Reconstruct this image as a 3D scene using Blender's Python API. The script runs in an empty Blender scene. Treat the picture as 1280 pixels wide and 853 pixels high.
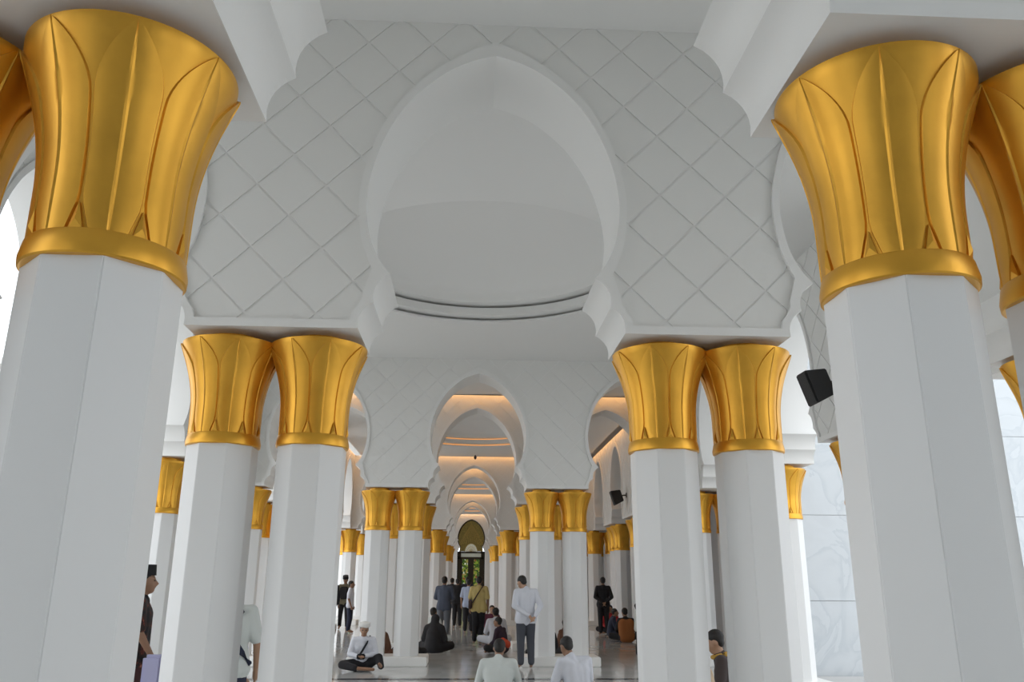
import bpy, bmesh, math, random
from math import sin, cos, pi, radians, atan2, sqrt
from mathutils import Vector, Matrix
random.seed(7)
C = bpy.context.scene.collection
S = bpy.context.scene

# ------------------------------------------------------------------ camera
FPX, PITCH, YAW, ROLL, CAMX, EYE = 1018.0, .285, .0496, .0055, -.144, 1.62
cd = bpy.data.cameras.new('camera'); cam = bpy.data.objects.new('camera', cd); C.objects.link(cam)
cd.sensor_width = 36; cd.sensor_fit = 'HORIZONTAL'; cd.lens = FPX / 1280 * 36
cd.clip_start = .05; cd.clip_end = 400
cam.matrix_world = (Matrix.Translation((CAMX, 0, EYE)) @ Matrix.Rotation(-YAW, 4, 'Z')
                    @ Matrix.Rotation(pi / 2 + PITCH, 4, 'X') @ Matrix.Rotation(ROLL, 4, 'Z'))
S.camera = cam

# ------------------------------------------------------------------ sky and exposure
SKY_STRENGTH = 2.08
EXPOSURE = .15
W = bpy.data.worlds.new('overcast_sky'); S.world = W; W.use_nodes = True
nt = W.node_tree; nt.nodes.clear()
def N(nt, t, **k):
    n = nt.nodes.new(t)
    for a, b in k.items():
        if a in n.inputs: n.inputs[a].default_value = b
        else: setattr(n, a, b)
    return n
wo = N(nt, 'ShaderNodeOutputWorld'); bg = N(nt, 'ShaderNodeBackground'); bg.inputs[1].default_value = SKY_STRENGTH
tc = N(nt, 'ShaderNodeTexCoord'); nz = N(nt, 'ShaderNodeTexNoise'); nz.inputs['Scale'].default_value = 2.2; nz.inputs['Detail'].default_value = 6
cr = N(nt, 'ShaderNodeValToRGB'); cr.color_ramp.elements[0].position = .38; cr.color_ramp.elements[1].position = .62
cr.color_ramp.elements[0].color = (.78, .86, .95, 1); cr.color_ramp.elements[1].color = (1, 1, 1, 1)
nt.links.new(tc.outputs['Generated'], nz.inputs['Vector']); nt.links.new(nz.outputs['Fac'], cr.inputs[0])
nt.links.new(cr.outputs[0], bg.inputs[0]); nt.links.new(bg.outputs[0], wo.inputs[0])
vs = S.view_settings; vs.view_transform = 'Standard'; vs.look = 'None'; vs.gamma = 1; vs.use_curve_mapping = False
vs.exposure = EXPOSURE
LED = (1.0, .485, .15); LED_W = 2.0     # warm strips hidden in the ceiling coves, watts per metre

# ------------------------------------------------------------------ materials
MATS = {}
def mat(name, col, rough=.5, metal=0, bump=0, bscale=40, var=0, vscale=3, emit=0, spec=.5, coat=0):
    if name in MATS: return MATS[name]
    m = bpy.data.materials.new(name); m.use_nodes = True; t = m.node_tree; b = t.nodes['Principled BSDF']
    c4 = tuple(col) + (1,)
    b.inputs['Base Color'].default_value = c4; b.inputs['Roughness'].default_value = rough
    b.inputs['Metallic'].default_value = metal; b.inputs['Specular IOR Level'].default_value = spec
    if coat: b.inputs['Coat Weight'].default_value = coat
    tcn = N(t, 'ShaderNodeTexCoord')
    if var:
        n = N(t, 'ShaderNodeTexNoise'); n.inputs['Scale'].default_value = vscale; n.inputs['Detail'].default_value = 5
        r = N(t, 'ShaderNodeValToRGB')
        r.color_ramp.elements[0].position = .3; r.color_ramp.elements[1].position = .7
        r.color_ramp.elements[0].color = tuple(x * (1 - var) for x in col) + (1,)
        r.color_ramp.elements[1].color = tuple(min(1, x * (1 + var * .5)) for x in col) + (1,)
        t.links.new(tcn.outputs['Object'], n.inputs['Vector']); t.links.new(n.outputs['Fac'], r.inputs[0]); t.links.new(r.outputs[0], b.inputs['Base Color'])
    if bump:
        n = N(t, 'ShaderNodeTexNoise'); n.inputs['Scale'].default_value = bscale; n.inputs['Detail'].default_value = 4
        bp = N(t, 'ShaderNodeBump'); bp.inputs['Strength'].default_value = bump; bp.inputs['Distance'].default_value = .01
        t.links.new(tcn.outputs['Object'], n.inputs['Vector']); t.links.new(n.outputs['Fac'], bp.inputs['Height']); t.links.new(bp.outputs[0], b.inputs['Normal'])
    if emit:
        b.inputs['Emission Color'].default_value = c4; b.inputs['Emission Strength'].default_value = emit
    MATS[name] = m; return m
def marble(name, base, vein, rough, scale):
    m = mat(name, base, rough); t = m.node_tree; b = t.nodes['Principled BSDF']
    tcn = N(t, 'ShaderNodeTexCoord'); mp = N(t, 'ShaderNodeMapping'); mp.inputs['Rotation'].default_value = (.3, .5, .6)
    n = N(t, 'ShaderNodeTexNoise'); n.inputs['Scale'].default_value = scale; n.inputs['Detail'].default_value = 9; n.inputs['Distortion'].default_value = 1.6
    r = N(t, 'ShaderNodeValToRGB'); e = r.color_ramp.elements
    e[0].position = .35; e[0].color = tuple(base) + (1,); e[1].position = .75; e[1].color = tuple(x * .93 for x in base) + (1,)
    k = e.new(.50); k.color = tuple(vein) + (1,); k = e.new(.44); k.color = tuple(x * .97 for x in base) + (1,); k = e.new(.515); k.color = tuple(base) + (1,)
    t.links.new(tcn.outputs['Object'], mp.inputs[0]); t.links.new(mp.outputs[0], n.inputs['Vector'])
    t.links.new(n.outputs['Fac'], r.inputs[0]); t.links.new(r.outputs[0], b.inputs['Base Color'])
    return m
WHITE = mat('white_paint', (.83, .83, .81), .55, bump=.04, bscale=60)
PANEL = mat('white_panel', (.80, .80, .775), .6, bump=.04, bscale=50)
SHAFT = mat('shaft_paint', (.78, .785, .78), .38, bump=.02, bscale=12)
CEIL = mat('ceiling_paint', (.82, .82, .80), .7)
GOLD = mat('gold_paint', (.78, .41, .05), .37, metal=.74, bump=.06, bscale=22, var=.10, vscale=5)
FLOOR = mat('floor_granite', (.60, .61, .60), .10, var=.12, vscale=1.3, spec=.7)
FLOORD = mat('floor_dark_strip', (.07, .075, .08), .08, spec=.6)
MARBLE = marble('white_marble', (.56, .595, .62), (.49, .53, .56), .3, .9)
GROUT = mat('grout', (.45, .46, .47), .8)
PAVE = mat('pavement', (.55, .55, .54), .7, var=.15, vscale=.4)
BLACK = mat('black_plastic', (.012, .012, .014), .45)
GRILL = mat('speaker_mesh', (.02, .02, .022), .6, bump=.5, bscale=300)
STRIP = mat('led_strip', LED, .5, emit=.6)
FRAME = mat('dark_bronze', (.035, .028, .018), .4, metal=.5)
BRASS = mat('brass_lattice', (.50, .34, .10), .35, metal=.7)

# ------------------------------------------------------------------ helpers
def link(name, me, m=None, parent=None, kind=None):
    o = bpy.data.objects.new(name, me); C.objects.link(o)
    if m and not me.materials: me.materials.append(m)
    if parent: o.parent = parent
    if kind: o['kind'] = kind
    return o
def mesh(name, bm, smooth=False):
    me = bpy.data.meshes.new(name); bmesh.ops.recalc_face_normals(bm, faces=bm.faces[:]); bm.to_mesh(me); bm.free()
    if smooth:
        for p in me.polygons: p.use_smooth = True
    return me
def smoothed(me, ang=40):
    for p in me.polygons: p.use_smooth = True
    me.set_sharp_from_angle(angle=radians(ang)); return me
def tag(o, label, cat=None, group=None, kind=None):
    o['label'] = label
    if cat: o['category'] = cat
    if group: o['group'] = group
    if kind: o['kind'] = kind
    return o
def empty(name, loc=(0, 0, 0), rz=0):
    o = bpy.data.objects.new(name, None); C.objects.link(o); o.location = loc; o.rotation_euler.z = rz
    o.empty_display_size = .2; return o
def box(bm, a, b):
    vs_ = [bm.verts.new((x, y, z)) for z in (a[2], b[2]) for y in (a[1], b[1]) for x in (a[0], b[0])]
    for f in ((0, 1, 3, 2), (4, 6, 7, 5), (0, 4, 5, 1), (2, 3, 7, 6), (0, 2, 6, 4), (1, 5, 7, 3)): bm.faces.new([vs_[i] for i in f])
def boxobj(name, a, b, m, parent=None, kind=None, bevel=0):
    bm = bmesh.new(); box(bm, a, b)
    if bevel: bmesh.ops.bevel(bm, geom=bm.edges[:], offset=bevel, segments=2, affect='EDGES')
    return link(name, mesh(name, bm), m, parent, kind)
def prism(bm, poly, ax, a, b):
    """extrude a 2D polygon (u, z) along axis ax ('y': u=x, 'x': u=y) between a and b"""
    f3 = (lambda u, z, d: (u, d, z)) if ax == 'y' else (lambda u, z, d: (d, u, z))
    v0 = [bm.verts.new(f3(u, z, a)) for u, z in poly]; v1 = [bm.verts.new(f3(u, z, b)) for u, z in poly]
    bm.faces.new(v0); bm.faces.new(v1[::-1]); n = len(poly)
    for i in range(n):
        j = (i + 1) % n; bm.faces.new((v0[i], v1[i], v1[j], v0[j]))
def tube(bm, pts, r, n=8):
    rings = []
    for i, p in enumerate(pts):
        p = Vector(p); d = (Vector(pts[min(i + 1, len(pts) - 1)]) - Vector(pts[max(i - 1, 0)])).normalized()
        u = d.orthogonal().normalized(); w = d.cross(u)
        rings.append([bm.verts.new(p + (u * cos(2 * pi * k / n) + w * sin(2 * pi * k / n)) * r) for k in range(n)])
    for a, b in zip(rings, rings[1:]):
        for k in range(n): bm.faces.new((a[k], a[(k + 1) % n], b[(k + 1) % n], b[k]))
    bm.faces.new(rings[0][::-1]); bm.faces.new(rings[-1])

# ------------------------------------------------------------------ the arch outline (half, from apex down to the foot)
CEILZ, SOFZ = 6.15, 3.42
def arc(p, q, bulge, n=7):
    """circular-ish arc from p to q bulging to the right-hand side (+x for descending)"""
    out = []
    for i in range(1, n + 1):
        t = i / n; x = p[0] + (q[0] - p[0]) * t; z = p[1] + (q[1] - p[1]) * t
        dx, dz = q[0] - p[0], q[1] - p[1]; L = sqrt(dx * dx + dz * dz); nx, nz_ = -dz / L, dx / L
        k = bulge * sin(pi * t) ** .8 if t < 1 else 0
        out.append((x + nx * k, z + nz_ * k))
    return out
def catmull(P, n=5):
    Q = [P[0]] + P + [P[-1]]; out = []
    for i in range(1, len(Q) - 2):
        for k in range(n):
            t = k / n; a, b, c, d = Q[i - 1], Q[i], Q[i + 1], Q[i + 2]
            out.append(tuple(.5 * (2 * b[j] + (c[j] - a[j]) * t + (2 * a[j] - 5 * b[j] + 4 * c[j] - d[j]) * t * t + (3 * b[j] - a[j] - 3 * c[j] + d[j]) * t ** 3) for j in (0, 1)))
    return out + [P[-1]]
upper = catmull([(0, 5.83), (.18, 5.775), (.36, 5.685), (.54, 5.54), (.71, 5.35), (.855, 5.10), (.95, 4.83), (.995, 4.58), (.995, 4.38), (.955, 4.15), (.88, 3.98), (.79, 3.86)])
c1, c2 = (.905, 3.63), (1.01, 3.43)
HALF = upper + arc(upper[-1], c1, .048) + arc(c1, c2, .04) + [(1.01, SOFZ)]
FUP = catmull([(0, 5.965), (.20, 5.875), (.41, 5.745), (.60, 5.585), (.775, 5.375), (.92, 5.11), (1.01, 4.83), (1.055, 4.58), (1.055, 4.38), (1.025, 4.15), (.97, 3.99), (.93, 3.90)])
FHALF = FUP + [(.96, 3.80), (.985, 3.72), (.99, 3.66), (1.02, 3.60), (1.06, 3.55), (1.075, 3.485)]
def notched(x0, x1, zb, centres, half, ztop=CEILZ):
    P = [(x0, ztop), (x0, zb)]
    for c in centres:
        P += [(c - x, z) for x, z in reversed(half)] + [(c + x, z) for x, z in half[1:]]
    P += [(x1, zb), (x1, ztop)]
    Q = [P[0]]
    for p in P[1:]:
        if abs(p[0] - Q[-1][0]) + abs(p[1] - Q[-1][1]) > 1e-5: Q.append(p)
    return Q
def clip_convex(sub, clip):
    out = sub; n = len(clip)
    for i in range(n):
        a, b = clip[i], clip[(i + 1) % n]; inp = out; out = []
        if not inp: return []
        side = lambda p: (b[0] - a[0]) * (p[1] - a[1]) - (b[1] - a[1]) * (p[0] - a[0])
        for j in range(len(inp)):
            p, q = inp[j - 1], inp[j]; sp, sq = side(p), side(q)
            if sq >= 0:
                if sp < 0: t = sp / (sp - sq); out.append((p[0] + (q[0] - p[0]) * t, p[1] + (q[1] - p[1]) * t))
                out.append(q)
            elif sp >= 0: t = sp / (sp - sq); out.append((p[0] + (q[0] - p[0]) * t, p[1] + (q[1] - p[1]) * t))
    Q = []
    for p in out:
        if not Q or abs(p[0] - Q[-1][0]) + abs(p[1] - Q[-1][1]) > 1e-4: Q.append(p)
    while len(Q) > 1 and abs(Q[0][0] - Q[-1][0]) + abs(Q[0][1] - Q[-1][1]) < 1e-4: Q.pop()
    return Q
def area(P): return .5 * sum(P[i - 1][0] * P[i][1] - P[i][0] * P[i - 1][1] for i in range(len(P)))
def outside(F, p, eps=.002):
    x, y = p; ins = False; near = 9
    for i in range(len(F)):
        (x1, y1), (x2, y2) = F[i - 1], F[i]
        if (y1 > y) != (y2 > y) and x < (x2 - x1) * (y - y1) / (y2 - y1) + x1: ins = not ins
        dx, dy = x2 - x1, y2 - y1; t = max(0, min(1, ((x - x1) * dx + (y - y1) * dy) / (dx * dx + dy * dy + 1e-12)))
        near = min(near, (x - x1 - t * dx) ** 2 + (y - y1 - t * dy) ** 2)
    return (not ins) and near > eps * eps
def pieces(field, u, z, h, depth):
    P = clip_convex(field, [(u - h, z), (u, z - h), (u + h, z), (u, z + h)])
    if len(P) < 3: return []
    if len(P) > 4 and any(outside(field, ((P[i - 1][0] + P[i][0]) / 2, (P[i - 1][1] + P[i][1]) / 2)) for i in range(len(P))):
        if depth > 2: return []
        return [q for a, b in ((-h / 2, 0), (h / 2, 0), (0, -h / 2), (0, h / 2)) for q in pieces(field, u + a, z + b, h / 2, depth + 1)]
    return [P]
DH = .266; GAP = .011
def diamonds(field, u0, u1, z0, z1, uoff, zoff):
    out = []
    for i in range(int((u0 - uoff) / DH) - 2, int((u1 - uoff) / DH) + 3):
        for j in range(int((z0 - zoff) / DH) - 2, int((z1 - zoff) / DH) + 3):
            if (i + j) % 2: continue
            u, z = uoff + i * DH, zoff + j * DH
            if u < u0 - DH or u > u1 + DH: continue
            h = DH - GAP * 1.4; Ps = pieces(field, u, z, h, 0)
            if Ps and sum(abs(area(P)) for P in Ps) > .004: out.append(Ps)
    return out
def panel_on(Ps, ax, face, sgn, m, parent, name='diamond_panel', t=.008):
    bm = bmesh.new()
    for P in Ps: prism(bm, P, ax, face, face + sgn * t)
    me = mesh(name, bm); return link(name, me, m, parent)

TH = .36           # half thickness of every arcade wall
def border(bm, ax, face, sgn, centres, x0, x1):
    """moulding that frames every arch and runs along the foot of the piers"""
    a, b = face, face + sgn * .035
    n = min(len(upper), len(FUP))
    for c in centres:
        for s in (-1, 1):
            for i in range(n - 1):
                P = [(c + s * upper[i][0], upper[i][1]), (c + s * upper[i + 1][0], upper[i + 1][1]), (c + s * FUP[i + 1][0], FUP[i + 1][1]), (c + s * FUP[i][0], FUP[i][1])]
                prism(bm, P, ax, a, b)
            foot = [(c + s * x, z) for x, z in HALF[n - 1:]] + [(c + s * x, z) for x, z in [(1.075, SOFZ)] + list(reversed(FHALF[n - 1:]))]
            prism(bm, foot, ax, a, b)
    cs = sorted(centres); segs = [(x0, cs[0] - 1.075)] + [(p + 1.075, q - 1.075) for p, q in zip(cs, cs[1:])] + [(cs[-1] + 1.075, x1)]
    for p, q in segs:
        if q - p > .02: prism(bm, [(p, SOFZ), (q, SOFZ), (q, 3.485), (p, 3.485)], ax, a, b)
def arcade(name, label, ax, pos, u0, u1, centres, sides, maxu=None, uoff=0, zoff=4.065, th=TH):
    root = empty(name, (0, 0, 0)); root['kind'] = 'structure'; root['label'] = label
    bm = bmesh.new(); prism(bm, notched(u0, u1, SOFZ, centres, HALF, CEILZ + .02), ax, pos - th, pos + th)
    link('wall_core', smoothed(mesh('wall_core', bm), 28), WHITE, root)
    field = notched(u0, u1, 3.485, centres, FHALF, CEILZ)
    if area(field) < 0: field = field[::-1]
    for sg in (-1, 1):
        bm = bmesh.new(); border(bm, ax, pos + sg * th, sg, centres, u0, u1)
        link('arch_moulding', mesh('arch_moulding', bm), WHITE, root)
    for sg, sep in sides:
        Ps = diamonds(field, u0, u1, 3.4, CEILZ, uoff, zoff)
        if maxu: lim = maxu
        else: lim = (u0, u1)
        rest = bmesh.new(); nrest = 0
        for P in Ps:
            cu = P[0][0][0]
            if sep and lim[0] <= cu <= lim[1]: panel_on(P, ax, pos + sg * th, sg, PANEL, root)
            else:
                for q in P: prism(rest, q, ax, pos + sg * th, pos + sg * (th + .008))
                nrest += 1
        if nrest:
            o = link('diamond_panel_field', mesh('diamond_panel_field', rest), PANEL, root); o['kind'] = 'stuff'
        else: rest.free()
    return root

# ------------------------------------------------------------------ plan
ROW0, NARROW, WIDE = 2.645, 3.65, 10.96
ROWS = [ROW0 + (NARROW + WIDE) * k + d for k in range(4) for d in (0, NARROW)]
ROWS[0], ROWS[1] = 2.61, 6.268
ENDY = ROWS[-1] + WIDE
AISLE = 3.30; NODE_IN, NODE_OUT, PAIR = 1.69, 4.966, .336
FX = 4.94
ordn = ['nearest', 'second', 'third', 'fourth', 'fifth', 'sixth', 'seventh', 'farthest']
# floor
fl = empty('floor'); fl['kind'] = 'structure'; fl['label'] = 'polished grey stone floor of the gallery'
boxobj('floor_bed', (-5.75, -4.9, -.2), (5.75, ENDY + 1, -.004), FLOOR, fl)
TS = 1.2
bm = bmesh.new(); box(bm, (-TS / 2 + .003, -TS / 2 + .003, -.02), (TS / 2 - .003, TS / 2 - .003, 0)); tile_me = mesh('floor_tile', bm)
for i in range(-4, 5):
    for j in range(0, 11):
        x, y = i * TS, 15.55 + j * TS
        if abs(x) > 4.9: continue
        link('floor_tile', tile_me, FLOOR, fl).location = (x, y, 0)
bm = bmesh.new()
for i in range(-4, 5):
    for j in list(range(-16, -1)) + list(range(11, 38)):
        x, y = i * TS, 15.55 + j * TS; box(bm, (x - TS / 2 + .003, y - TS / 2 + .003, -.02), (x + TS / 2 - .003, y + TS / 2 - .003, 0))
o = link('floor_tile_field', mesh('floor_tile_field', bm), FLOOR, fl); o['kind'] = 'stuff'
boxobj('dark_border_strip', (-5.0, 14.74, -.02), (5.0, 14.93, .0005), FLOORD, fl)
boxobj('ground', (-60, -40, -.6), (60, 110, -.21), PAVE, None, 'structure')
# steps / terrace edge round the gallery
boxobj('trim_1', (-8.5, -14, -.21), (-5.75, ENDY + 1, -.02), PAVE, None, 'structure')
boxobj('trim_2', (5.75, -14, -.21), (12, 15.4, -.02), PAVE, None, 'structure')

# ceiling bays
def ceiling_bay(y0, y1, dome, lit, idx):
    g = .24 if lit else 0
    root = empty('ceiling'); root['kind'] = 'structure'; root['label'] = 'plain white ceiling over bay %d of the gallery' % idx
    X = FX - TH - g; a, b = y0, y1 - g
    bm = bmesh.new(); z0, z1 = CEILZ, CEILZ + .05
    if not dome: box(bm, (-X, a, z0), (X, b, z1))
    else:
        cy = (y0 + y1) / 2; R = 2.5; angs = [2 * pi * k / 96 for k in range(96)]
        for cx_, cy_ in ((X, b - cy), (-X, b - cy), (-X, a - cy), (X, a - cy)): angs.append(atan2(cy_, cx_) % (2 * pi))
        angs = sorted(angs)
        def rim(t):
            k = min(X / max(abs(cos(t)), 1e-9), ((b - cy) if sin(t) > 0 else (cy - a)) / max(abs(sin(t)), 1e-9)); return (k * cos(t), cy + k * sin(t))
        n = len(angs); vi = [bm.verts.new((R * cos(t), cy + R * sin(t), z0)) for t in angs]; vo = [bm.verts.new((*rim(t), z0)) for t in angs]
        wo_ = [bm.verts.new((*rim(t), z1)) for t in angs]
        for k in range(n):
            j = (k + 1) % n; bm.faces.new((vi[k], vi[j], vo[j], vo[k])); bm.faces.new((vo[k], vo[j], wo_[j], wo_[k]))
        prof = [(2.5, z0), (2.5, z0 + .035), (2.62, z0 + .035), (2.62, z0 + .085), (2.33, z0 + .085), (2.33, z0 + .22), (2.46, z0 + .22), (2.46, z0 + .27), (2.16, z0 + .27), (2.14, z0 + .32)]
        prof += [(2.14 * cos(t), z0 + .32 + .52 * sin(t)) for t in [pi / 2 * k / 14 for k in range(1, 14)]] + [(.02, z0 + .84)]
        b2 = bmesh.new(); rings = [[b2.verts.new((r * cos(2 * pi * k / 96), cy + r * sin(2 * pi * k / 96), z)) for k in range(96)] for r, z in prof]
        for p, q in zip(rings, rings[1:]):
            for k in range(96): b2.faces.new((p[k], p[(k + 1) % 96], q[(k + 1) % 96], q[k]))
        d = link('dome_recess', mesh('dome_recess', b2), CEIL, root)
        for i, pol in enumerate(d.data.polygons):
            if i // 96 >= 9: pol.use_smooth = True
        if lit:
            b3 = bmesh.new()
            for r, z in ((2.60, z0 + .06), (2.44, z0 + .245)):
                tube(b3, [(r * cos(2 * pi * k / 48), cy + r * sin(2 * pi * k / 48), z) for k in range(49)], .014, 6)
            link('cove_light_ring', mesh('cove_light_ring', b3), STRIP, root)
    link('ceiling_panel', mesh('ceiling_panel', bm), CEIL, root)
    boxobj('roof_slab', (-FX - .8, y0 - TH, CEILZ + 1.0), (FX + .8, y1 + TH + .01, CEILZ + 1.2), CEIL, root)
    if lit:
        def strip(loc, L, rot):
            ld = bpy.data.lights.new('cove_light', 'AREA'); ld.shape = 'RECTANGLE'; ld.size = L; ld.size_y = .05; ld.energy = LED_W * L; ld.color = LED
            lo = bpy.data.objects.new('cove_light', ld); C.objects.link(lo); lo.location = loc; lo.rotation_euler = rot; lo.parent = root
        strip((0, y1 - .15, CEILZ + .12), 2 * X, (0, 0, 0))
        for s in (-1, 1): strip((s * (FX - TH - .15), (a + b) / 2, CEILZ + .12), (b - a), (0, 0, pi / 2))
edges = [ROWS[0] - 2 * NARROW] + ROWS + [ENDY]  # first bay cut short behind the camera to cut light on the near columns
boxobj('wall_back_light_block', (-5.8, edges[0] - .2, -.2), (5.8, edges[0] + TH, 7.2), MARBLE, None, 'structure')  # unseen wall, added to block light from behind and darken the column fronts
for k in range(len(edges) - 1):
    wide = k % 2 == 0
    ceiling_bay(edges[k] + TH, edges[k + 1] - TH, wide, k >= 3, k + 1)

# cross walls with three arches each
for k, y in enumerate(ROWS):
    sep = k <= 3
    arcade('arcade_wall', '%s white cross wall of scalloped keyhole arches with diamond panels' % ordn[k], 'y', y, -5.72, 5.72,
           [-AISLE, 0, AISLE], [(-1, sep)] + ([(1, False)] if k < 1 else []), maxu=(-5.72, 5.72) if k < 2 else (-3.2, 3.2), uoff=-.09 if k == 2 else 0)
# side arcades running away from the camera
MIDN = []
for s, nm in ((-1, 'left'), (1, 'right')):
    cents = []
    for k in range(len(edges) - 1):
        a, b = edges[k], edges[k + 1]
        if k % 2 == 0: cents.append((a, b, [a + (b - a) * t for t in ((1 / 4, 3 / 4) if k == 0 else (1 / 6, 1 / 2, 5 / 6))]))
        else: cents.append((a, b, [(a + b) / 2]))
    for k, (a, b, cs) in enumerate(cents):
        arcade('arcade_wall', '%s side wall of keyhole arches over bay %d of the gallery' % (nm, k + 1), 'x', s * FX, a + TH, b - TH, cs,
               [(-s, k == 2 and s == 1)], uoff=(a + b) / 2)
        if k % 2 == 0:
            for t in ((.5,) if k == 0 else (1 / 3, 2 / 3)): MIDN.append((s, a + (b - a) * t, k))

# ------------------------------------------------------------------ columns
CB, CT = 2.5665, 3.36
def bell(z):
    t = max(0, min(1, (z - CB) / (CT - CB)))
    r = .243 + .010 * t + .132 * max(0, (t - .34) / .66) ** 1.9
    if t > .955: r -= .012 * ((t - .955) / .045) ** 2
    return r
def wleaf(z):
    zt, zv, tip = CB + .185, CB + .555, CB + .78; full = radians(22.2)
    if z < zt: return full - radians(7.5) * (zt - z) / (zt - CB - .085)
    if z < zv: return full
    if z >= tip: return 0
    k = (z - zv) / (tip - zv); return full * (1 - k ** 1.75)
def leafmesh(nu=12, nv=22, th=.010):
    bm = bmesh.new(); z0, z1 = CB + .085, CB + .78; rows = []
    for j in range(nv + 1):
        t = j / nv; z = z0 + (z1 - z0) * (1 - (1 - t) ** 1.35); w = max(wleaf(z), .001); row = []
        us = [-1, -.93] + [-.93 + 1.86 * i / (nu) for i in range(1, nu)] + [.93, 1]
        if nu % 2 == 0:
            us += [-.07, .07]; us = sorted(us)
        for u in us:
            th_ = u * w; off = th * (.0 if abs(u) == 1 else .85) + .0055 * (1 - u * u) * min(1, w / .25)
            if abs(u) < .01: off += .0042
            r = bell(z) + off - (.004 if abs(u) == 1 else 0); row.append(bm.verts.new((r * sin(th_), -r * cos(th_), z)))
        rows.append(row)
    for a, b in zip(rows, rows[1:]):
        for i in range(len(a) - 1): bm.faces.new((a[i], a[i + 1], b[i + 1], b[i]))
    return bm
def leaflet():
    bm = bmesh.new(); z0, z1 = CB + .085, CB + .175
    def P(t, z, o): r = bell(z) + o; return bm.verts.new((r * sin(t), -r * cos(t), z))
    w = radians(5.2); a, b, c = P(-w, z0, .012), P(w, z0, .012), P(0, z1, .010); m = P(0, z0 + .028, .022)
    a2, b2, c2 = P(-w, z0, -.004), P(w, z0, -.004), P(0, z1, -.004)
    for f in ((a, b, m), (b, c, m), (c, a, m), (a, a2, b2, b), (b, b2, c2, c), (c, c2, a2, a)): bm.faces.new(f)
    return bm
def lathe(bm, prof, n=64, cap=True):
    rings = [[bm.verts.new((r * cos(2 * pi * k / n), r * sin(2 * pi * k / n), z)) for k in range(n)] for r, z in prof]
    for p, q in zip(rings, rings[1:]):
        for k in range(n): bm.faces.new((p[k], p[(k + 1) % n], q[(k + 1) % n], q[k]))
    if cap: bm.faces.new(rings[0][::-1]); bm.faces.new(rings[-1])
R8 = .242 / cos(pi / 8); PL = .17
bm = bmesh.new(); lathe(bm, [(R8, PL - .002), (R8, CB + .03)], 8)
bmesh.ops.rotate(bm, verts=bm.verts[:], cent=(0, 0, 0), matrix=Matrix.Rotation(pi / 8, 3, 'Z'))
bmesh.ops.bevel(bm, geom=[e for e in bm.edges if abs(e.verts[0].co.z - e.verts[1].co.z) > 1], offset=.004, segments=2, affect='EDGES')
SHAFT_ME = mesh('shaft', bm)
bm = bmesh.new(); lathe(bm, [(bell(CB + (CT - CB) * k / 30), CB + (CT - CB) * k / 30) for k in range(31)] + [(.2, CT + .001), (.2, SOFZ)]); CAP_ME = smoothed(mesh('capital', bm))
bm = bmesh.new(); lathe(bm, [(.235, CB), (.266, CB + .001), (.272, CB + .006), (.274, CB + .030), (.264, CB + .080), (.260, CB + .086), (.24, CB + .088)]); BAND_ME = smoothed(mesh('band', bm), 30)
LEAF_ME = smoothed(mesh('leaf', leafmesh()), 24); LFT_ME = mesh('leaflet', leaflet())
FAR = bmesh.new(); lathe(FAR, [(bell(CB + (CT - CB) * k / 12), CB + (CT - CB) * k / 12) for k in range(13)] + [(.2, CT + .001), (.2, SOFZ)], 32)
for k in range(8):
    for src in (leafmesh(6, 9), leaflet()):
        bmesh.ops.rotate(src, verts=src.verts[:], cent=(0, 0, 0), matrix=Matrix.Rotation(k * pi / 4 + (0 if len(src.verts) > 10 else pi / 8), 3, 'Z'))
        tmp = bpy.data.meshes.new('t'); src.to_mesh(tmp); src.free(); FAR.from_mesh(tmp)
FAR_ME = smoothed(mesh('capital', FAR), 24)
for me in (SHAFT_ME,): me.materials.append(SHAFT)
for me in (CAP_ME, BAND_ME, LEAF_ME, LFT_ME, FAR_ME): me.materials.append(GOLD)
def column(x, y, label, detail, group=None, rot=0):
    r = empty('column', (x, y, 0)); tag(r, label, 'column', group)
    link('shaft', SHAFT_ME, None, r)
    if detail:
        c = link('capital', CAP_ME, None, r); link('band', BAND_ME, None, c)
        for k in range(8):
            l = link('leaf', LEAF_ME, None, c); l.rotation_euler.z = rot + k * pi / 4
            l = link('leaflet', LFT_ME, None, c); l.rotation_euler.z = rot + k * pi / 4 + pi / 8
    else:
        c = link('capital', FAR_ME, None, r); c.rotation_euler.z = rot; link('band', BAND_ME, None, c)
    return r
def plinth(x0, x1, y0, y1, label):
    o = boxobj('column_plinth', (x0, y0, 0), (x1, y1, PL), WHITE, bevel=.012); tag(o, label, 'plinth', 'white plinths under the columns')
for k, y in enumerate(ROWS):
    row = ordn[k] + ' row'
    for s, sd in ((-1, 'left'), (1, 'right')):
        for node, nn in ((NODE_IN, 'central aisle'), (NODE_OUT, 'outer side')):
            for d, dn in ((-PAIR, 'inner'), (PAIR, 'outer')):
                lb = 'white column with gold capital, %s of the %s pair on the %s, %s' % (dn, nn, sd, row)
                co = column(s * (node + d) + (-.02 if k == 0 else 0), y, lb, k <= 2 and (node == NODE_IN or k == 2), 'paired gold capital columns', rot=pi / 8)
                if k == 0: co.scale = (.94, .94, 1)
            plinth(s * node - .77, s * node + .77, y - .42, y + .42, 'low white plinth of the %s column pair on the %s in the %s' % (nn, sd, row))
BAYN = {0: 'nearest', 2: 'second', 4: 'third', 6: 'fourth', 8: 'last'}
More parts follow.
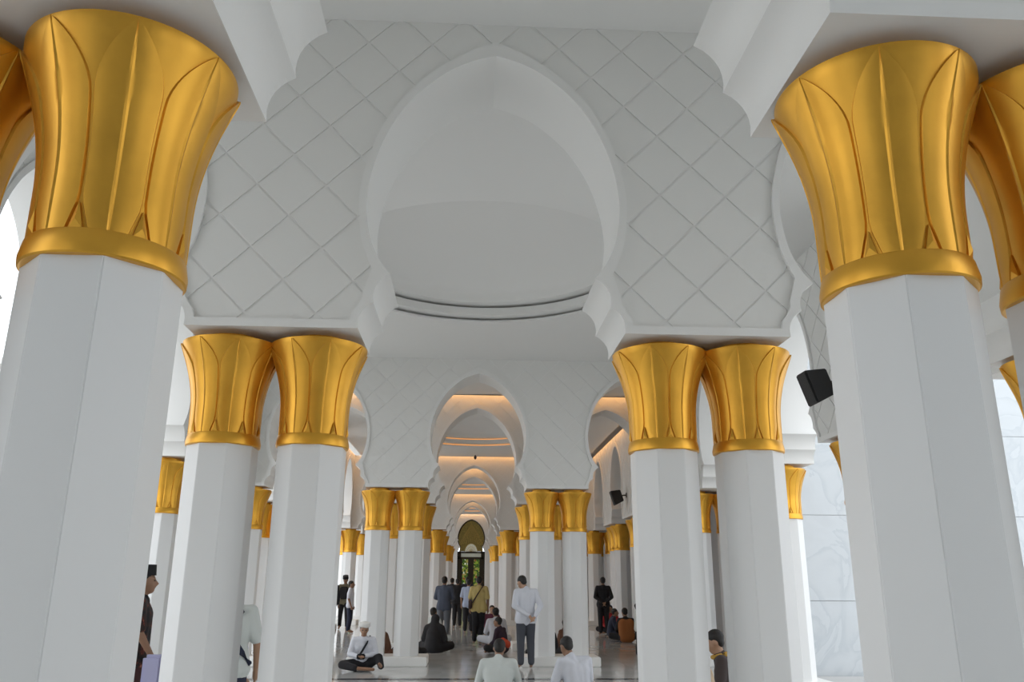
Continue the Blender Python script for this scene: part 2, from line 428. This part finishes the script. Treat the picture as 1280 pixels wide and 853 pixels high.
for s, y, k in MIDN:
    sd = 'left' if s < 0 else 'right'
    which = 'near' if y < (edges[k] + edges[k + 1]) / 2 else 'far'
    for d, dn in ((-.42, 'nearer'), (.42, 'farther')):
        column(s * FX, y + d, 'white column with gold capital, %s one of the %s pair under the %s side arches of the %s wide bay' % (dn, which, sd, BAYN[k]), k == 2, 'side arcade columns', rot=pi / 8)
    plinth(s * FX - .42, s * FX + .42, y - .85, y + .85, 'low white plinth in %s wide bay, %s pair, %s side' % (BAYN[k], which, sd))

# ------------------------------------------------------------------ end wall with the arched door
endw = empty('wall_end'); endw['kind'] = 'structure'
bm = bmesh.new(); prism(bm, [(-6, CEILZ + .1), (-6, 0), (-1.01, 0)] + [(-x, z) for x, z in reversed(HALF)] + [(x, z) for x, z in HALF[1:]] + [(1.01, 0), (6, 0), (6, CEILZ + .1)], 'y', ENDY - TH, ENDY + TH)
link('wall_core', mesh('wall_core', bm), WHITE, endw)
door = empty('door_1', (0, ENDY - .1, 0)); door['kind'] = 'structure'; door['label'] = 'tall arched door of coloured glass in a dark lattice frame'
GL = mat('stained_glass', (.5, .5, .2), .15); t = GL.node_tree; b = t.nodes['Principled BSDF']
v = N(t, 'ShaderNodeTexVoronoi'); v.inputs['Scale'].default_value = 9; r = N(t, 'ShaderNodeValToRGB'); r.color_ramp.interpolation = 'CONSTANT'
tcn = N(t, 'ShaderNodeTexCoord'); e = r.color_ramp.elements; e[0].color = (.03, .10, .02, 1); e[1].position = .3; e[1].color = (.25, .38, .04, 1)
for p, c in ((.5, (.42, .34, .10, 1)), (.62, (.08, .14, .03, 1)), (.80, (.7, .75, .6, 1)), (.88, (.30, .08, .03, 1))): k = e.new(p); k.color = c
t.links.new(tcn.outputs['Object'], v.inputs['Vector']); t.links.new(v.outputs['Color'], r.inputs[0]); t.links.new(r.outputs[0], b.inputs['Base Color'])
t.links.new(r.outputs[0], b.inputs['Emission Color']); b.inputs['Emission Strength'].default_value = .22    # daylight behind the glass
def archpoly(sc, z0, grow=0): 
    U = [(x * sc, (z - 4.4) * sc + 4.4) for x, z in upper]
    return U
bm = bmesh.new(); U = upper[:-4]; prism(bm, [(-x * .95, z - .06) for x, z in reversed(U)] + [(x * .95, z - .06) for x, z in U[1:]] + [(.85, 3.55), (-.85, 3.55)], 'y', -.01, .03)
LITE0 = mat('frosted_pane', (.45, .47, .40), .2, emit=.18)
TYM = mat('tympanum_glass', (.16, .12, .03), .3, metal=.3, var=.5, vscale=9, emit=.22); link('tympanum', mesh('tympanum', bm), TYM, door)
bm = bmesh.new()
for s in (-1, 1):
    tube(bm, [(s * x * .97, -.03, z - .03) for x, z in upper], .06, 6)
    box(bm, (s * .86 - .14, -.09, 0), (s * .86 + .14, .06, 3.55))
    for x, w_ in ((.10, .10), (.68, .06)): box(bm, (s * x - w_, -.07, .1), (s * x + w_, .05, 3.05))
    box(bm, (s * .4 - .3, -.06, .02), (s * .4 + .3, .04, .35))
for z, w_ in ((3.48, .06), (3.08, .08)): box(bm, (-1.0, -.09, z - w_), (1.0, .06, z + w_))
link('door_frame', mesh('door_frame', bm), FRAME, door)
for s in (-1, 1): boxobj('pane', (s * .40 - .24, -.01, .3), (s * .40 + .24, .02, 3.05), GL, door)
boxobj('pane', (-.75, -.01, 3.15), (.75, .02, 3.43), LITE0, door)
bm = bmesh.new()     # fan of lattice in the tympanum
for k in range(13):
    a = pi * k / 12; tube(bm, [(.0, -.02, 3.5), (.48 * cos(a), -.02, 3.5 + .62 * sin(a))], .011, 4)
for rr in (.16, .30, .46): tube(bm, [(rr * cos(pi * k / 16), -.02, 3.5 + rr * 1.3 * sin(pi * k / 16)) for k in range(17)], .012, 4)
for q in range(-8, 9):
    tube(bm, [(q * .11, -.02, 4.15 - .02 * abs(q)), (q * .055, -.02, 5.55 - .15 * abs(q) * .6)], .009, 4)
link('lattice', mesh('lattice', bm), BRASS, door)
fan = bmesh.new(); prism(fan, [(.44 * cos(pi * k / 20), 3.5 + .58 * sin(pi * k / 20)) for k in range(21)], 'y', -.015, -.011); 
LITE = mat('pale_glass', (.55, .57, .48), .2, emit=.25); link('fan_light', mesh('fan_light', fan), LITE, door)
# marble building on the right with separate slabs
mb = empty('wall_right'); mb['kind'] = 'structure'; mb['label'] = 'white veined marble wall standing beyond the right side arches'
MY = 15.5
boxobj('wall_core', (5.80, MY + .03, -.2), (16, ENDY + 1, 9), GROUT, mb)
for i in range(6):
    for j in range(-1, 6):
        x0 = 5.80 + i * 1.7; z0 = 1.27 + (j - 0) * 1.56
        if z0 > 8.9: continue
        bm = bmesh.new(); box(bm, (x0 + .004, MY, max(z0, -.2) + .004), (x0 + 1.7 - .004, MY + .035, z0 + 1.56 - .004)); link('marble_slab', mesh('marble_slab', bm), MARBLE, mb)

# ------------------------------------------------------------------ loudspeakers
def speaker(loc, rz, tilt, label, sc=1):
    r = empty('loudspeaker', loc, rz); tag(r, label, 'loudspeaker'); r.scale = (sc,) * 3
    bm = bmesh.new()
    w0, w1, h0, h1, d = .15, .10, .22, .17, .26
    f = [bm.verts.new(p) for p in ((-w0, -d, -h0), (w0, -d, -h0), (w0, -d, h0), (-w0, -d, h0))]; k = [bm.verts.new(p) for p in ((-w1, .04, -h1), (w1, .04, -h1), (w1, .04, h1), (-w1, .04, h1))]
    bm.faces.new(f); bm.faces.new(k[::-1])
    for i in range(4): bm.faces.new((f[i], k[i], k[(i + 1) % 4], f[(i + 1) % 4]))
    bmesh.ops.bevel(bm, geom=bm.edges[:], offset=.012, segments=2, affect='EDGES')
    bmesh.ops.rotate(bm, verts=bm.verts[:], cent=(0, 0, 0), matrix=Matrix.Rotation(tilt, 3, 'X'))
    link('cabinet', mesh('cabinet', bm), BLACK, r)
    bm = bmesh.new(); box(bm, (-w0 + .02, -d - .008, -h0 + .02), (w0 - .02, -d + .002, h0 - .02)); bmesh.ops.rotate(bm, verts=bm.verts[:], cent=(0, 0, 0), matrix=Matrix.Rotation(tilt, 3, 'X')); link('grille', mesh('grille', bm), GRILL, r)
    bm = bmesh.new(); tube(bm, [(0, -.02, 0), (0, .12, .02), (0, .20, .02)], .02); box(bm, (-.05, .17, -.05), (.05, .20, .09)); link('bracket', mesh('bracket', bm), BLACK, r)
speaker((FX - TH - .2, 9.97, 4.06), -pi / 2, radians(18), 'black loudspeaker on the right side wall, the larger and nearer one')
speaker((FX - TH - .2, 24.7, 4.06), -pi / 2, radians(18), 'small black loudspeaker far down the right side wall above the aisle')

cc = empty('ceiling_camera', (.02, 31.0, CEILZ)); cc.scale = (.6, .6, .8); tag(cc, 'tiny black dome camera hanging from the ceiling in the middle of the aisle', 'camera')
bm = bmesh.new(); lathe(bm, [(.05, 0), (.05, -.05), (.09, -.06), (.09, -.10), (.08, -.15), (.04, -.19), (.005, -.20)], 20); link('housing', smoothed(mesh('housing', bm)), BLACK, cc)
# ------------------------------------------------------------------ people
SK1 = mat('skin_brown', (.30, .165, .10), .5); SK2 = mat('skin_tan', (.42, .25, .16), .5); HAIR = mat('black_hair', (.012, .010, .009), .6, bump=.3, bscale=150)
EYE = mat('dark_eyes', (.02, .012, .01), .3); LIP = mat('lips', (.22, .08, .06), .5)
def cloth(name, col, **k): return mat(name, col, .85, bump=.25, bscale=14, **k)
def _sphere(nu=14, nv=9):
    V = [(0, 0, -1)] + [(cos(2 * pi * i / nu) * sin(pi * j / nv), sin(2 * pi * i / nu) * sin(pi * j / nv), -cos(pi * j / nv)) for j in range(1, nv) for i in range(nu)] + [(0, 0, 1)]
    F = [(0, 1 + (i + 1) % nu, 1 + i) for i in range(nu)]
    for j in range(nv - 2): F += [(1 + j * nu + i, 1 + j * nu + (i + 1) % nu, 1 + (j + 1) * nu + (i + 1) % nu, 1 + (j + 1) * nu + i) for i in range(nu)]
    F += [(1 + (nv - 2) * nu + i, 1 + (nv - 2) * nu + (i + 1) % nu, len(V) - 1) for i in range(nu)]
    return [Vector(v) for v in V], F
SPH = _sphere()
def ball(bm, c, r, sq=(1, 1, 1), rot=None):
    m = Matrix.Translation(c) @ (rot or Matrix.Identity(4)) @ Matrix.Diagonal((r * sq[0], r * sq[1], r * sq[2], 1))
    vs_ = [bm.verts.new(m @ v) for v in SPH[0]]
    for f in SPH[1]: bm.faces.new([vs_[k] for k in f])
def limb(bm, p, r0, q, r1):
    p, q = Vector(p), Vector(q); d = q - p; L = d.length
    if L < 1e-4: ball(bm, p, max(r0, r1)); return
    ball(bm, p, r0); ball(bm, q, r1); u = d.orthogonal().normalized(); w = d.normalized().cross(u); n = 14
    A = [bm.verts.new(p + (u * cos(2 * pi * k / n) + w * sin(2 * pi * k / n)) * r0) for k in range(n)]; B = [bm.verts.new(q + (u * cos(2 * pi * k / n) + w * sin(2 * pi * k / n)) * r1) for k in range(n)]
    bm.faces.new(A[::-1]); bm.faces.new(B)
    for k in range(n): bm.faces.new((A[k], A[(k + 1) % n], B[(k + 1) % n], B[k]))
def chain(bm, pts):
    for a, b in zip(pts, pts[1:]): limb(bm, a[0], a[1], b[0], b[1])
def remeshed(name, bm, vox, m, parent, smooth=3):
    me = bpy.data.meshes.new(name); bm.to_mesh(me); bm.free()
    o = bpy.data.objects.new(name, me); C.objects.link(o)
    md = o.modifiers.new('r', 'REMESH'); md.mode = 'VOXEL'; md.voxel_size = vox; md.use_smooth_shade = True
    ms = o.modifiers.new('s', 'SMOOTH'); ms.factor = .5; ms.iterations = smooth
    o.parent = parent; PENDING.append((o, m, me)); return o
PENDING = []
def V3(a, b, t): return tuple(a[i] + (b[i] - a[i]) * t for i in range(3))
STAND = dict(pel=(0, 0, .92), wai=(0, 0, 1.08), che=(0, 0, 1.26), nek=(0, -.01, 1.42), hed=(0, .02, 1.565),
             sl=(-.175, 0, 1.375), sr=(.175, 0, 1.375), el=(-.235, -.03, 1.11), er=(.235, -.03, 1.11), wl=(-.235, .06, .87), wr=(.235, .06, .87),
             hl=(-.085, 0, .90), hr=(.085, 0, .90), kl=(-.095, .02, .49), kr=(.095, .02, .49), al=(-.10, -.03, .09), ar=(.10, -.03, .09), tl=(-.12, .12, .035), tr=(.12, .12, .035))
SIT = dict(pel=(0, 0, .12), wai=(0, .0, .27), che=(0, .05, .44), nek=(0, .09, .60), hed=(0, .15, .735),
           sl=(-.175, .07, .55), sr=(.175, .07, .55), el=(-.25, .10, .30), er=(.25, .10, .30), wl=(-.12, .28, .22), wr=(.12, .28, .22),
           hl=(-.10, .02, .12), hr=(.10, .02, .12), kl=(-.36, .26, .15), kr=(.36, .26, .15), al=(.06, .34, .07), ar=(-.06, .38, .06), tl=(.20, .36, .05), tr=(-.20, .38, .05))
def person(loc, face, label, pose=STAND, h=1.68, top=None, bottom=None, skin=SK1, sleeve='short', head='hair', vox=.016, hem=.82, wide=1.0, nod=0, turn=0, robe=None, group=None, **j):
    J = dict(pose); J.update(j); s = h / 1.68
    root = empty('person', (loc[0], loc[1], loc[2] if len(loc) > 2 else 0), -face); root.scale = (s, s, s)
    tag(root, label, 'person', group)
    P = {k: Vector(v) for k, v in J.items()}
    bm = bmesh.new()
    # the whole body
    chain(bm, [(P['pel'], .105), (P['wai'], .09), (P['che'], .095), (P['nek'], .058), (V3(P['nek'], P['hed'], .6), .052)])
    HR = Matrix.Rotation(-turn, 4, 'Z') @ Matrix.Rotation(-nod, 4, 'X'); H = P['hed']; hp = lambda v: H + (HR @ Vector(v))
    ball(bm, hp((0, -.012, .02)), .092, (.84, 1.04, 1.0), HR); limb(bm, hp((0, .025, -.02)), .068, hp((0, .045, -.072)), .044)
    chain(bm, [(hp((0, .085, .012)), .010), (hp((0, .105, -.022)), .016)])                       # nose
    for sd in (-1, 1):
        ball(bm, hp((sd * .078, -.01, -.005)), .024, (.4, .8, 1.2), HR)                            # ears
        ball(bm, hp((sd * .032, .080, .026)), .013, (1.3, .7, .6), HR)                             # brow
    chain(bm, [(hp((-.02, .088, -.05)), .008), (hp((.02, .088, -.05)), .008)])
    for sd, c in ((-1, 'l'), (1, 'r')):
        chain(bm, [(P['s' + c], .052), (P['e' + c], .040), (P['w' + c], .026)])
        chain(bm, [(P['che'], .08), (P['s' + c], .050)])
        chain(bm, [(P['h' + c], .085), (P['k' + c], .055), (P['a' + c], .036), (P['t' + c], .030)])
        d = (P['w' + c] - P['e' + c]).normalized(); hd = J.get('hand' + c)
        if hd: d = Vector(hd).normalized()
        sidev = d.cross(Vector((0, 1, 0))); sidev = sidev.normalized() if sidev.length > .1 else Vector((1, 0, 0)); nrm = d.cross(sidev)
        w = P['w' + c]; pc = w + d * .075
        limb(bm, w, .025, pc, .030)
        for i, (o_, L) in enumerate(((-.026, .062), (-.009, .074), (.009, .070), (.026, .055))):
            b0 = pc + sidev * 0 + nrm * o_; b1 = b0 + d * L * .55; b2 = b1 + (d * .8 - sidev * .6 * sd).normalized() * L * .5
            chain(bm, [(b0, .0105), (b1, .0095), (b2, .008)])
        chain(bm, [(w + d * .02, .013), (w + d * .05 + nrm * -.035, .011), (w + d * .085 + nrm * -.045, .009)])
    body = remeshed('body', bm, min(vox, .0125), skin, root)
    for sd in (-1, 1):
        bm = bmesh.new(); ball(bm, hp((sd * .033, .083, .008)), .011, (1.3, .6, .7), HR); link('eye', mesh('eye', bm, True), EYE, root)
    bm = bmesh.new(); ball(bm, hp((0, .088, -.050)), .014, (1.7, .6, .5), HR); link('mouth', mesh('mouth', bm, True), LIP, root)
    # shirt
    if top:
        g = .022; bm = bmesh.new()
        hipc = V3(P['pel'], P['wai'], -.25 if pose is STAND else .1)
        for a in (-1, 1):
            o_ = Vector((a * .062 * wide, 0, 0)); chain(bm, [(Vector(hipc) + o_ * 1.45, .125), (P['wai'] + o_, .105), (P['che'] + o_ * 1.25, .118)])
            limb(bm, Vector(hipc), .128, P['che'], .122)
            c = 'l' if a < 0 else 'r'; limb(bm, P['che'] + o_ * 1.2 + Vector((0, 0, .04)), .10, P['s' + c] - Vector((a * .015, 0, 0)), .064)
            chain(bm, [(P['nek'] + Vector((0, 0, -.05)), .075), (P['s' + c], .062)])
            if sleeve == 'long': chain(bm, [(P['s' + c], .066), (P['e' + c], .054), (V3(P['e' + c], P['w' + c], .93), .040)])
            else: chain(bm, [(P['s' + c], .068), (V3(P['s' + c], P['e' + c], .85), .064)])
        ball(bm, P['nek'] + Vector((0, 0, -.03)), .084); chain(bm, [(P['che'], .115), (P['nek'] + Vector((0, 0, -.045)), .082), (P['nek'] + Vector((0, 0, .012)), .060)])
        remeshed('shirt', bm, vox, top, root)
    if bottom:
        bm = bmesh.new(); chain(bm, [(P['hl'], .118), (P['hr'], .118)]); chain(bm, [(P['pel'], .122), (V3(P['pel'], P['wai'], .2), .108)])
        for c in 'lr': chain(bm, [(P['h' + c], .108), (P['k' + c], .078), (V3(P['k' + c], P['a' + c], .93), .062)])
        remeshed('trousers', bm, vox, bottom, root)
    if robe:
        bm = bmesh.new(); hm = H
        chain(bm, [(P['che'], .16), (P['wai'], .19), (P['pel'], .22)])
        for c in 'lr':
            chain(bm, [(P['nek'], .10), (P['s' + c], .085), (P['e' + c], .085)]); chain(bm, [(P['pel'], .17), (P['h' + c], .15), (P['k' + c], .10)])
        ball(bm, hm + Vector((0, -.025, .015)), .115, (.95, 1, 1.05)); chain(bm, [(hm + Vector((0, -.05, -.02)), .10), (P['nek'], .12), (P['che'] + Vector((0, -.02, -.02)), .17)])
        if pose is STAND: chain(bm, [(P['pel'], .19), (Vector((0, 0, .15)), .24)])
        remeshed('robe', bm, vox, robe, root)
    elif head in ('hair', 'cap', 'turban'):
        bm = bmesh.new(); ball(bm, hp((0, -.028, .040)), .094, (.90, 1.05, .93), HR); ball(bm, hp((0, -.055, -.005)), .072, (1, .7, 1), HR)
        remeshed('hair', bm, .011, HAIR, root, 2)
    if head == 'cap':
        bm = bmesh.new(); r0 = bmesh.ops.create_cone(bm, cap_ends=True, segments=32, radius1=.100, radius2=.092, depth=.10, matrix=Matrix.Translation(hp((0, -.012, .105))) @ HR)
        link('cap', mesh('cap', bm), cloth('black_velvet', (.012, .012, .014)), root)
    if head == 'turban':
        bm = bmesh.new(); ball(bm, hp((0, -.02, .095)), .108, (1, 1.02, .62), HR)
        for k in range(3): tube(bm, [hp((.094 * cos(a), -.02 + .098 * sin(a), .072 + k * .022 + .010 * sin(a * 2 + k))) for a in [2 * pi * i / 20 for i in range(21)]], .022, 6)
        remeshed('turban', bm, .012, cloth('white_cotton', (.75, .75, .72)), root, 2)
    return root, P
def strap(root, pts, m, name='shoulder_strap', w=.018):
    bm = bmesh.new(); tube(bm, pts, w, 6); o = link(name, mesh(name, bm), m, root); return o
def bagon(root, c, sz, m, name='bag'):
    o = boxobj(name, tuple(c[i] - sz[i] / 2 for i in range(3)), tuple(c[i] + sz[i] / 2 for i in range(3)), m, root, bevel=min(sz) * .3); return o
WSH = cloth('white_shirt', (.66, .68, .74)); WSH2 = cloth('off_white_shirt', (.62, .66, .64)); GREYP = cloth('slate_trousers', (.06, .065, .08)); BLK = cloth('black_cloth', (.014, .014, .017))
NAVY = cloth('navy_cloth', (.02, .025, .05)); YEL = cloth('yellow_shirt', (.62, .50, .20)); BRN = cloth('brown_cloth', (.12, .055, .03)); ORG = cloth('rust_vest', (.38, .14, .04)); LEATH = mat('brown_leather', (.06, .03, .022), .5)
GRB = cloth('grey_blue_shirt', (.075, .09, .13)); GRT = cloth('grey_trousers', (.13, .14, .16)); LIL = cloth('lilac_cloth', (.45, .45, .66)); BEI = cloth('beige_cloth', (.50, .38, .26)); REDC = cloth('red_cloth', (.50, .035, .04)); LBL = cloth('pale_blue_shirt', (.45, .52, .68)); OLV = cloth('olive_shirt', (.20, .18, .12)); GRN = cloth('pale_green_cloth', (.35, .42, .25))
BAT = mat('batik_cloth', (.02, .018, .02), .8); t = BAT.node_tree; b = t.nodes['Principled BSDF']; v = N(t, 'ShaderNodeTexNoise'); v.inputs['Scale'].default_value = 16; v.inputs['Detail'].default_value = 3; r = N(t, 'ShaderNodeValToRGB'); r.color_ramp.interpolation = 'CONSTANT'
e = r.color_ramp.elements; e[0].color = (.014, .013, .016, 1); e[1].position = .60; e[1].color = (.13, .03, .02, 1); k = e.new(.68); k.color = (.34, .12, .08, 1); k = e.new(.45); k.color = (.035, .018, .015, 1)
tcn = N(t, 'ShaderNodeTexCoord'); t.links.new(tcn.outputs['Object'], v.inputs['Vector']); t.links.new(v.outputs['Fac'], r.inputs[0]); t.links.new(r.outputs[0], b.inputs['Base Color'])
R = radians
# near left, behind the columns
p, P = person((-3.27, 8.35), R(75), 'man in a dark red batik shirt and black cap standing behind the near left column', top=BAT, bottom=cloth('dark_red_cloth', (.06, .02, .018)), head='cap', h=1.70, er=(.25, .04, 1.12), wr=(.20, .16, .92), vox=.014)
o = boxobj('cloth_bundle', (-3.06, 7.98, .50), (-2.88, 8.08, .95), LIL, bevel=.03); tag(o, 'lilac folded cloth hanging from the hand of the man in batik', 'cloth')
p, P = person((-2.28, 7.9), R(-8), 'man in a white shirt with a navy sash standing between the left column pair', top=WSH2, bottom=NAVY, skin=SK2, h=1.62, vox=.014, er=(.25, .02, 1.10), wr=(.25, .10, .86))
strap(p, [(.02, .13, 1.42), (.10, -.115, 1.38), (.0, -.15, 1.22), (.14, -.14, 1.02), (.20, -.04, .92)], NAVY, w=.028)
p, P = person((-2.60, 9.5), R(60), 'child in a white and lilac top with a navy bag, behind the white shirted man', top=LIL, bottom=WSH2, h=1.18)
bagon(p, (-.05, -.18, 1.15), (.26, .12, .34), NAVY, 'backpack')
# foreground seated pair
person((.27, 11.5), R(3), 'seated man in a pale grey green long sleeved shirt, back turned, front centre', SIT, 1.68, WSH2, BLK, SK1, 'long', vox=.014, nod=R(25), wide=1.1,
       pel=(0, 0, .13), che=(0, .06, .43), sl=(-.19, .08, .55), sr=(.19, .08, .55), nek=(0, .13, .60), hed=(.01, .21, .72), el=(-.27, .12, .30), er=(.27, .12, .30), wl=(-.16, .30, .24), wr=(.16, .30, .24))
person((1.32, 11.5), R(-28), 'seated man in a white short sleeved shirt leaning left, front right of centre', SIT, 1.70, WSH, BLK, SK1, 'short', vox=.014, nod=R(28), wide=1.15,
       che=(0, .05, .45), sl=(-.20, .09, .56), sr=(.20, .06, .57), nek=(-.02, .13, .62), hed=(-.04, .20, .745), el=(-.28, .13, .30), er=(.27, .12, .30), wl=(-.16, .32, .24), wr=(.12, .32, .24))
# standing, hands clasped behind
p, P = person((.97, 16.5), R(-6), 'man in a white long sleeved shirt and grey trousers, hands clasped behind him', top=WSH, bottom=GREYP, sleeve='long', skin=SK2, h=1.70, nod=R(30), turn=R(-35), vox=.014,
       hed=(-.07, .06, 1.545), el=(-.24, -.10, 1.12), er=(.27, -.10, 1.12), wl=(.03, -.20, .95), wr=(.14, -.20, .93), handl=(.6, -.1, -.8), handr=(-.6, -.1, -.8))
# seated man with turban
p, P = person((-2.07, 16.2), R(172), 'seated old man with white turban, white shirt and dark strap, by a column plinth', SIT, 1.62, WSH, BLK, SK1, 'long', 'turban', vox=.014, nod=R(6),
              kl=(-.30, .20, .24), al=(-.34, .42, .10), tl=(-.30, .55, .16), wl=(-.03, .26, .28), wr=(.08, .27, .27), kr=(.38, .16, .12), ar=(.12, .34, .07))
strap(p, [(-.12, .05, .62), (-.06, .19, .50), (.02, .20, .36), (.08, .24, .28)], BLK, w=.02)
bagon(p, (.04, .30, .27), (.16, .05, .10), BLK, 'phone_pouch')
person((-2.02, 18.0), R(20), 'woman in a brown headscarf seated behind the left columns of the third row', SIT, 1.5, robe=BRN, vox=.02)
person((-1.47, 18.5), R(20), 'woman in a black headscarf seated behind the inner left column of the third row', SIT, 1.5, robe=BLK, vox=.02)
person((1.55, 18.3), R(-20), 'woman in black seated in the gap of the right column pair, third row', SIT, 1.5, robe=BLK, vox=.02)
person((1.98, 19.5), R(120), 'man in a brown shirt seated in the gap of the right column pair, third row', SIT, 1.5, BRN, BLK, SK1, vox=.02)
person((-.93, 20.0), R(15), 'woman in a black robe seated at the foot of the fourth row left column', SIT, 1.62, robe=BLK, vox=.02)
person((-1.10, 22.4), R(25), 'person in a white top seated behind the woman in the black robe', SIT, 1.78, WSH2, WSH2, SK1, 'long', vox=.02)
# central aisle
person((-.80, 23.4), R(10), 'man in a grey blue shirt and grey trousers standing by the left columns', top=GRB, bottom=GRT, sleeve='long', h=1.69, vox=.018, wl=(-.10, .25, 1.05), wr=(.12, .25, 1.05), el=(-.25, .04, 1.12), er=(.25, .04, 1.12))
p, P = person((.14, 22.6), R(4), 'man in a yellow shirt and black trousers walking away with a brown bag', top=YEL, bottom=BLK, h=1.69, vox=.016, nod=R(10), kr=(.07, .10, .50), ar=(.05, -.12, .14), tr=(.05, .02, .035), wide=1.15)
strap(p, [(.10, .10, 1.42), (.10, -.10, 1.43), (-.02, -.155, 1.25), (-.16, -.13, 1.02)], LEATH); bagon(p, (-.22, -.10, .98), (.09, .14, .24), LEATH)
person((-.13, 27.0), R(5), 'man in a pale blue shirt walking in the aisle left of the yellow shirt', top=LBL, bottom=BLK, h=1.62, vox=.02)
person((-.52, 30.0), R(0), 'person in black walking down the aisle, left of the two dark figures', top=BLK, bottom=BLK, sleeve='long', h=1.64, vox=.02)
person((-.18, 32.5), R(0), 'person in navy walking down the aisle, right of the two dark figures', top=NAVY, bottom=NAVY, sleeve='long', h=1.70, vox=.02)
person((-.78, 33.5), R(20), 'farthest person in black standing at the left edge of the aisle', top=BLK, bottom=GREYP, sleeve='long', h=1.66, vox=.02)
person((.60, 22.1), R(-10), 'child in a white dress with brown hair seated on the aisle floor', SIT, 1.80, WSH, WSH, SK1, 'long', vox=.02)
p, P = person((.66, 19.7), R(-60), 'person with black hair and a red orange shawl seated behind the standing man', SIT, 1.55, cloth('plum_cloth', (.03, .015, .03)), BLK, SK1, 'long', vox=.02)
bm = bmesh.new(); chain(bm, [((-.12, -.06, .30), .09), ((.05, -.09, .22), .10), ((.18, -.02, .20), .08)]); remeshed('shawl', bm, .02, cloth('red_orange_shawl', (.65, .09, .04)), p)
person((.58, 26.0), R(180), 'person in a dark red top seated farther back in the central aisle', SIT, 1.7, cloth('wine_cloth', (.10, .02, .04)), NAVY, SK2, 'long', vox=.02)
# right aisle
person((4.02, 26.2), R(0), 'man all in black standing in the right aisle with hands behind his back', top=BLK, bottom=BLK, sleeve='long', h=1.70, vox=.018, el=(-.26, -.08, 1.10), er=(.26, -.08, 1.10), wl=(-.04, -.18, .95), wr=(.04, -.18, .95), handl=(.5, 0, -.8), handr=(-.5, 0, -.8))
p, P = person((4.18, 23.3), R(-5), 'person in a black top and rust vest seated in the right aisle', SIT, 1.72, BLK, BLK, SK1, 'long', vox=.018, nod=R(25), wide=1.1)
bm = bmesh.new(); 
for a in (-1, 1): chain(bm, [((a * .08, -.02, .12), .13), ((a * .09, .01, .30), .13), ((a * .10, .035, .47), .125)])
chain(bm, [((0, -.03, .12), .13), ((0, 0, .30), .13), ((0, .03, .46), .12)])
remeshed('vest', bm, .02, ORG, p)
person((4.05, 25.1), R(90), 'person in dark navy seated beside the man all in black', SIT, 1.6, NAVY, NAVY, SK1, 'long', vox=.02)
person((4.36, 26.9), R(200), 'person in a bright red top seated against the right side plinth', SIT, 1.7, REDC, BLK, SK2, 'long', vox=.02)
person((3.62, 18.9), R(90), 'child with black hair and white shirt at the edge of the near right column', top=WSH2, bottom=BLK, h=1.12, vox=.018)
p, P = person((3.17, 10.85), R(-68), 'boy in a dark brown shirt with yellow collar seated between the right columns', SIT, 1.98, cloth('dark_brown_shirt', (.06, .045, .042)), cloth('tan_shorts', (.35, .2, .13)), SK2, vox=.014, nod=R(22))
bm = bmesh.new(); tube(bm, [P['nek'] + Vector((.078 * cos(2 * pi * k / 16), .01 + .078 * sin(2 * pi * k / 16), .0 - .02 * sin(2 * pi * k / 16))) for k in range(17)], .024, 8); link('collar', mesh('collar', bm, True), cloth('yellow_collar', (.55, .33, .06)), p)
person((2.44, 9.85), R(-8), 'person in beige with dark trousers seated behind the near right column', SIT, 1.82, BEI, cloth('dark_brown_trousers', (.03, .025, .022)), SK1, 'long', vox=.016, kl=(-.60, .08, .40), al=(-.66, .32, .08), tl=(-.74, .42, .04), wide=1.6)
# left aisle
p, P = person((-4.28, 28.9), R(185), 'man in an olive shirt, dark cap and black backpack straps, far left aisle', top=OLV, bottom=BLK, head='cap', h=1.68, vox=.018, nod=R(20), kl=(-.12, .10, .50), kr=(.13, -.04, .48), ar=(.16, -.14, .09), al=(-.13, .04, .09))
bagon(p, (0, .16, 1.16), (.28, .12, .40), BLK, 'backpack')
person((-3.83, 27.0), R(90), 'person in a white shirt half hidden by the third row left column', top=WSH, bottom=NAVY, h=1.55, vox=.02)
person((-4.35, 30.6), R(180), 'small child in pale green standing in the far left aisle', top=GRN, bottom=GRN, h=.95, vox=.02)
person((-4.32, 26.2), R(0), 'person in black at the far left beside the side arcade', top=BLK, bottom=BLK, sleeve='long', h=1.68, vox=.02)

# turn every remeshed body and garment into a plain mesh in one pass
dg = bpy.context.evaluated_depsgraph_get()
done = [(o, m, me, bpy.data.meshes.new_from_object(o.evaluated_get(dg))) for o, m, me in PENDING]
for o, m, me, nm in done:
    nm.name = o.name.split('.')[0]; o.modifiers.clear(); o.data = nm; bpy.data.meshes.remove(me)
    nm.polygons.foreach_set('use_smooth', [True] * len(nm.polygons)); nm.materials.clear(); nm.materials.append(m)
